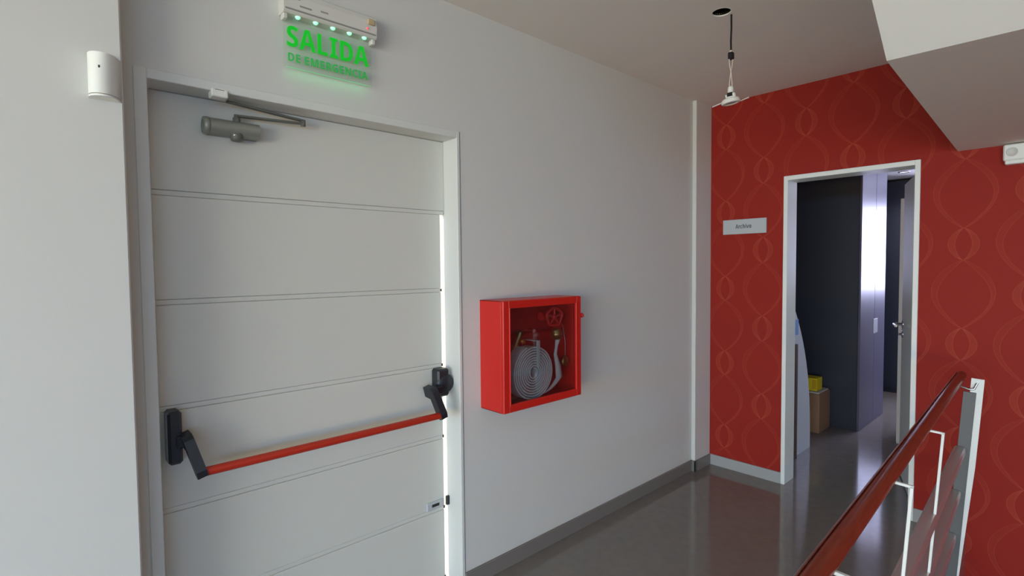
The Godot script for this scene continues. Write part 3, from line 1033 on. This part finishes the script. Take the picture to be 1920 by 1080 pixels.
func railing() -> void:
	var r := thing("stair_railing", "steel stair railing with red brown wooden handrail in front of the stairwell", "railing", V(1.515, 0, 0.55))
	r.basis = Basis(Vector3.UP, 0.04) * Basis(Vector3.BACK, -0.06)
	var z_end := 2.47
	var st := surf()
	tube(st, [V(-0.044, 0.952, -0.12), V(-0.044, 0.952, z_end + 0.03)], 0.0195, 24)
	obj("handrail", st, M.wood, r)
	st = surf()
	box(st, V(-0.064, 0.958, -0.1), V(-0.06, 0.968, z_end), 0.001)
	obj("rail_strip", st, M.steel, r)
	for z in [0.0, z_end]:
		var p := holder("post", r)
		st = surf()
		box(st, V(-0.023, -0.14, z - 0.004), V(0.023, 0.9, z + 0.004), 0.001)
		obj("plate", st, M.plate_grey, p)
		st = surf()
		prism(st, PackedVector2Array([Vector2(0.014, -0.14), Vector2(0.026, -0.14), Vector2(0.046, 0.55), Vector2(0.046, 0.965), Vector2(0.0, 0.965), Vector2(0.0, 0.9)]), z - 0.014, z - 0.005)
		obj("flange", st, M.frame, p)
		st = surf()
		tube(st, [V(-0.032, 0.92, z + 0.004), V(-0.004, 0.914, z + 0.01), V(0.014, 0.918, z + 0.008), V(0.022, 0.945, z + 0.002)], 0.005, 10)
		obj("rail_support", st, M.steel, p)
	for z in [0.93, 1.53, 2.1]:
		st = surf()
		box(st, V(-0.004, -0.14, z - 0.004), V(0.004, 0.925, z + 0.004), 0.001)
		box(st, V(-0.044, 0.919, z - 0.005), V(0.004, 0.926, z + 0.004), 0.001)
		obj("baluster", st, M.frame, r)
	for y in [0.62, 0.41, 0.2]:
		st = surf()
		box(st, V(-0.034, y - 0.02, 0.005), V(0.008, y + 0.02, z_end - 0.005), 0.006)
		obj("guard_bar", st, M.brushed, r)

func archive_things() -> void:
	var c := thing("storage_cabinet", "tall dark storage cabinet standing nearest inside the archive doorway", "cabinet", V(0, 0, 0))
	obj("body", boxes([[V(-0.7, 0.0, -2.47), V(0.56, 2.42, -1.655)]], 0.003), M.dark_lam, c)
	obj("side_panel", boxes([[V(0.561, 0.0, -2.1), V(0.579, 2.42, -1.653)]], 0.002), M.gloss_lam, c)
	obj("side_panel", boxes([[V(0.561, 0.0, -2.47), V(0.579, 2.42, -2.105)]], 0.002), M.gloss_lam, c)
	obj("handle", boxes([[V(0.578, 0.84, -2.2), V(0.584, 0.975, -2.06)]], 0.002), M.plate, c)
	var c2 := thing("storage_cabinet", "tall dark storage cabinet against the back wall of the archive room", "cabinet")
	obj("body", boxes([[V(-0.7, 0.0, -4.2), V(0.8, 2.43, -3.57)]], 0.003), M.dark_lam, c2)
	obj("front_panel", boxes([[V(-0.7, 0.06, -3.57), V(0.04, 2.42, -3.552)]], 0.002), M.dark_lam, c2)
	obj("front_panel", boxes([[V(0.045, 0.06, -3.57), V(0.795, 2.42, -3.552)]], 0.002), M.dark_lam, c2)
	var w := thing("white_locker", "narrow pale locker half hidden behind the open archive door", "locker")
	obj("body", boxes([[V(0.882, 0.0, -2.0), V(1.3, 2.02, -1.518)]], 0.003), M.frame, w)
	obj("front_panel", boxes([[V(0.884, 0.02, -1.518), V(1.298, 2.015, -1.5)]], 0.002), M.frame, w)
	# rounded white board leaning inside the doorway
	var b := thing("white_board", "white rounded board standing on edge inside the archive doorway at the left", "board")
	var st := surf()
	var pl := PackedVector2Array()
	pl.append(Vector2(-0.25, 0.0))
	for k in 15:
		var f := k / 14.0
		pl.append(Vector2(-0.925 + 0.345 * pow(f, 2.6), 1.13 * f))
	pl.append(Vector2(-0.52, 1.17))
	pl.append(Vector2(-0.4, 1.19))
	pl.append(Vector2(-0.25, 1.19))
	prism(st, pl, 0.4, 0.42, Transform3D(Basis(V(0, 0, 1), V(0, 1, 0), V(1, 0, 0)), Vector3.ZERO))
	obj("panel", st, M.board, b)
	obj("sticker", boxes([[V(0.4195, 0.95, -0.642), V(0.4205, 1.07, -0.56)]]), M.blue, b)
	var pk := thing("wooden_slat", "thin brown wooden slat standing against the white board", "slat")
	st = surf()
	box(st, V(0.424, 0.0, -0.572), V(0.444, 0.885, -0.535), 0.002)
	obj("slat", st, M.brown_wood, pk)
	var cb := thing("cardboard_box", "brown cardboard box on the archive floor below the yellow carton", "box")
	st = surf()
	box(st, V(0.13, 0, -1.62), V(0.36, 0.35, -1.33), 0.006)
	obj("carton", st, M.cardboard, cb)
	st = surf()
	box(st, V(0.14, 0.35, -1.6), V(0.35, 0.362, -1.35))
	box(st, V(0.26, 0.362, -1.345), V(0.368, 0.366, -1.318), 0.001, Transform3D(Basis(V(1, 0, 0), 0.0), V(0, 0, 0)))
	obj("flap", st, M.paper_white, cb)
	var yb := thing("yellow_carton", "small bright yellow carton on top of the cardboard box", "carton")
	st = surf()
	box(st, V(0.2, 0.367, -1.5), V(0.33, 0.48, -1.36), 0.004)
	obj("carton", st, M.yellow, yb)
	obj("side_label", boxes([[V(0.292, 0.385, -1.361), V(0.327, 0.47, -1.3585)]]), mat(rgb(200, 160, 20), 0.5), yb)
	# small recessed ceiling lamp
	var l := thing("recessed_lamp", "small lit recessed lamp in the archive room ceiling", "lamp", V(0.6, 2.45, -3.05))
	st = surf()
	lathe(st, [Vector2(0.035, 0), Vector2(0.05, -0.002), Vector2(0.052, -0.006), Vector2(0.04, -0.008), Vector2(0.036, -0.002)], Transform3D.IDENTITY, 24)
	obj("ring", st, M.chrome, l)
	st = surf()
	lathe(st, [Vector2(0, -0.0035), Vector2(0.036, -0.003)], Transform3D.IDENTITY, 20)
	obj("bulb", st, M.lamp_glow, l)
	var sp := SpotLight3D.new()
	sp.name = "lamp_light"
	sp.position = V(0, -0.012, 0)
	sp.rotation_degrees = V(-90, 0, 0)
	sp.light_color = rgb(255, 240, 245)
	sp.light_energy = 1.2
	sp.light_size = 0.03
	sp.spot_angle = 70.0
	sp.spot_range = 8.0
	sp.spot_attenuation = 2.0
	sp.shadow_enabled = true
	l.add_child(sp)
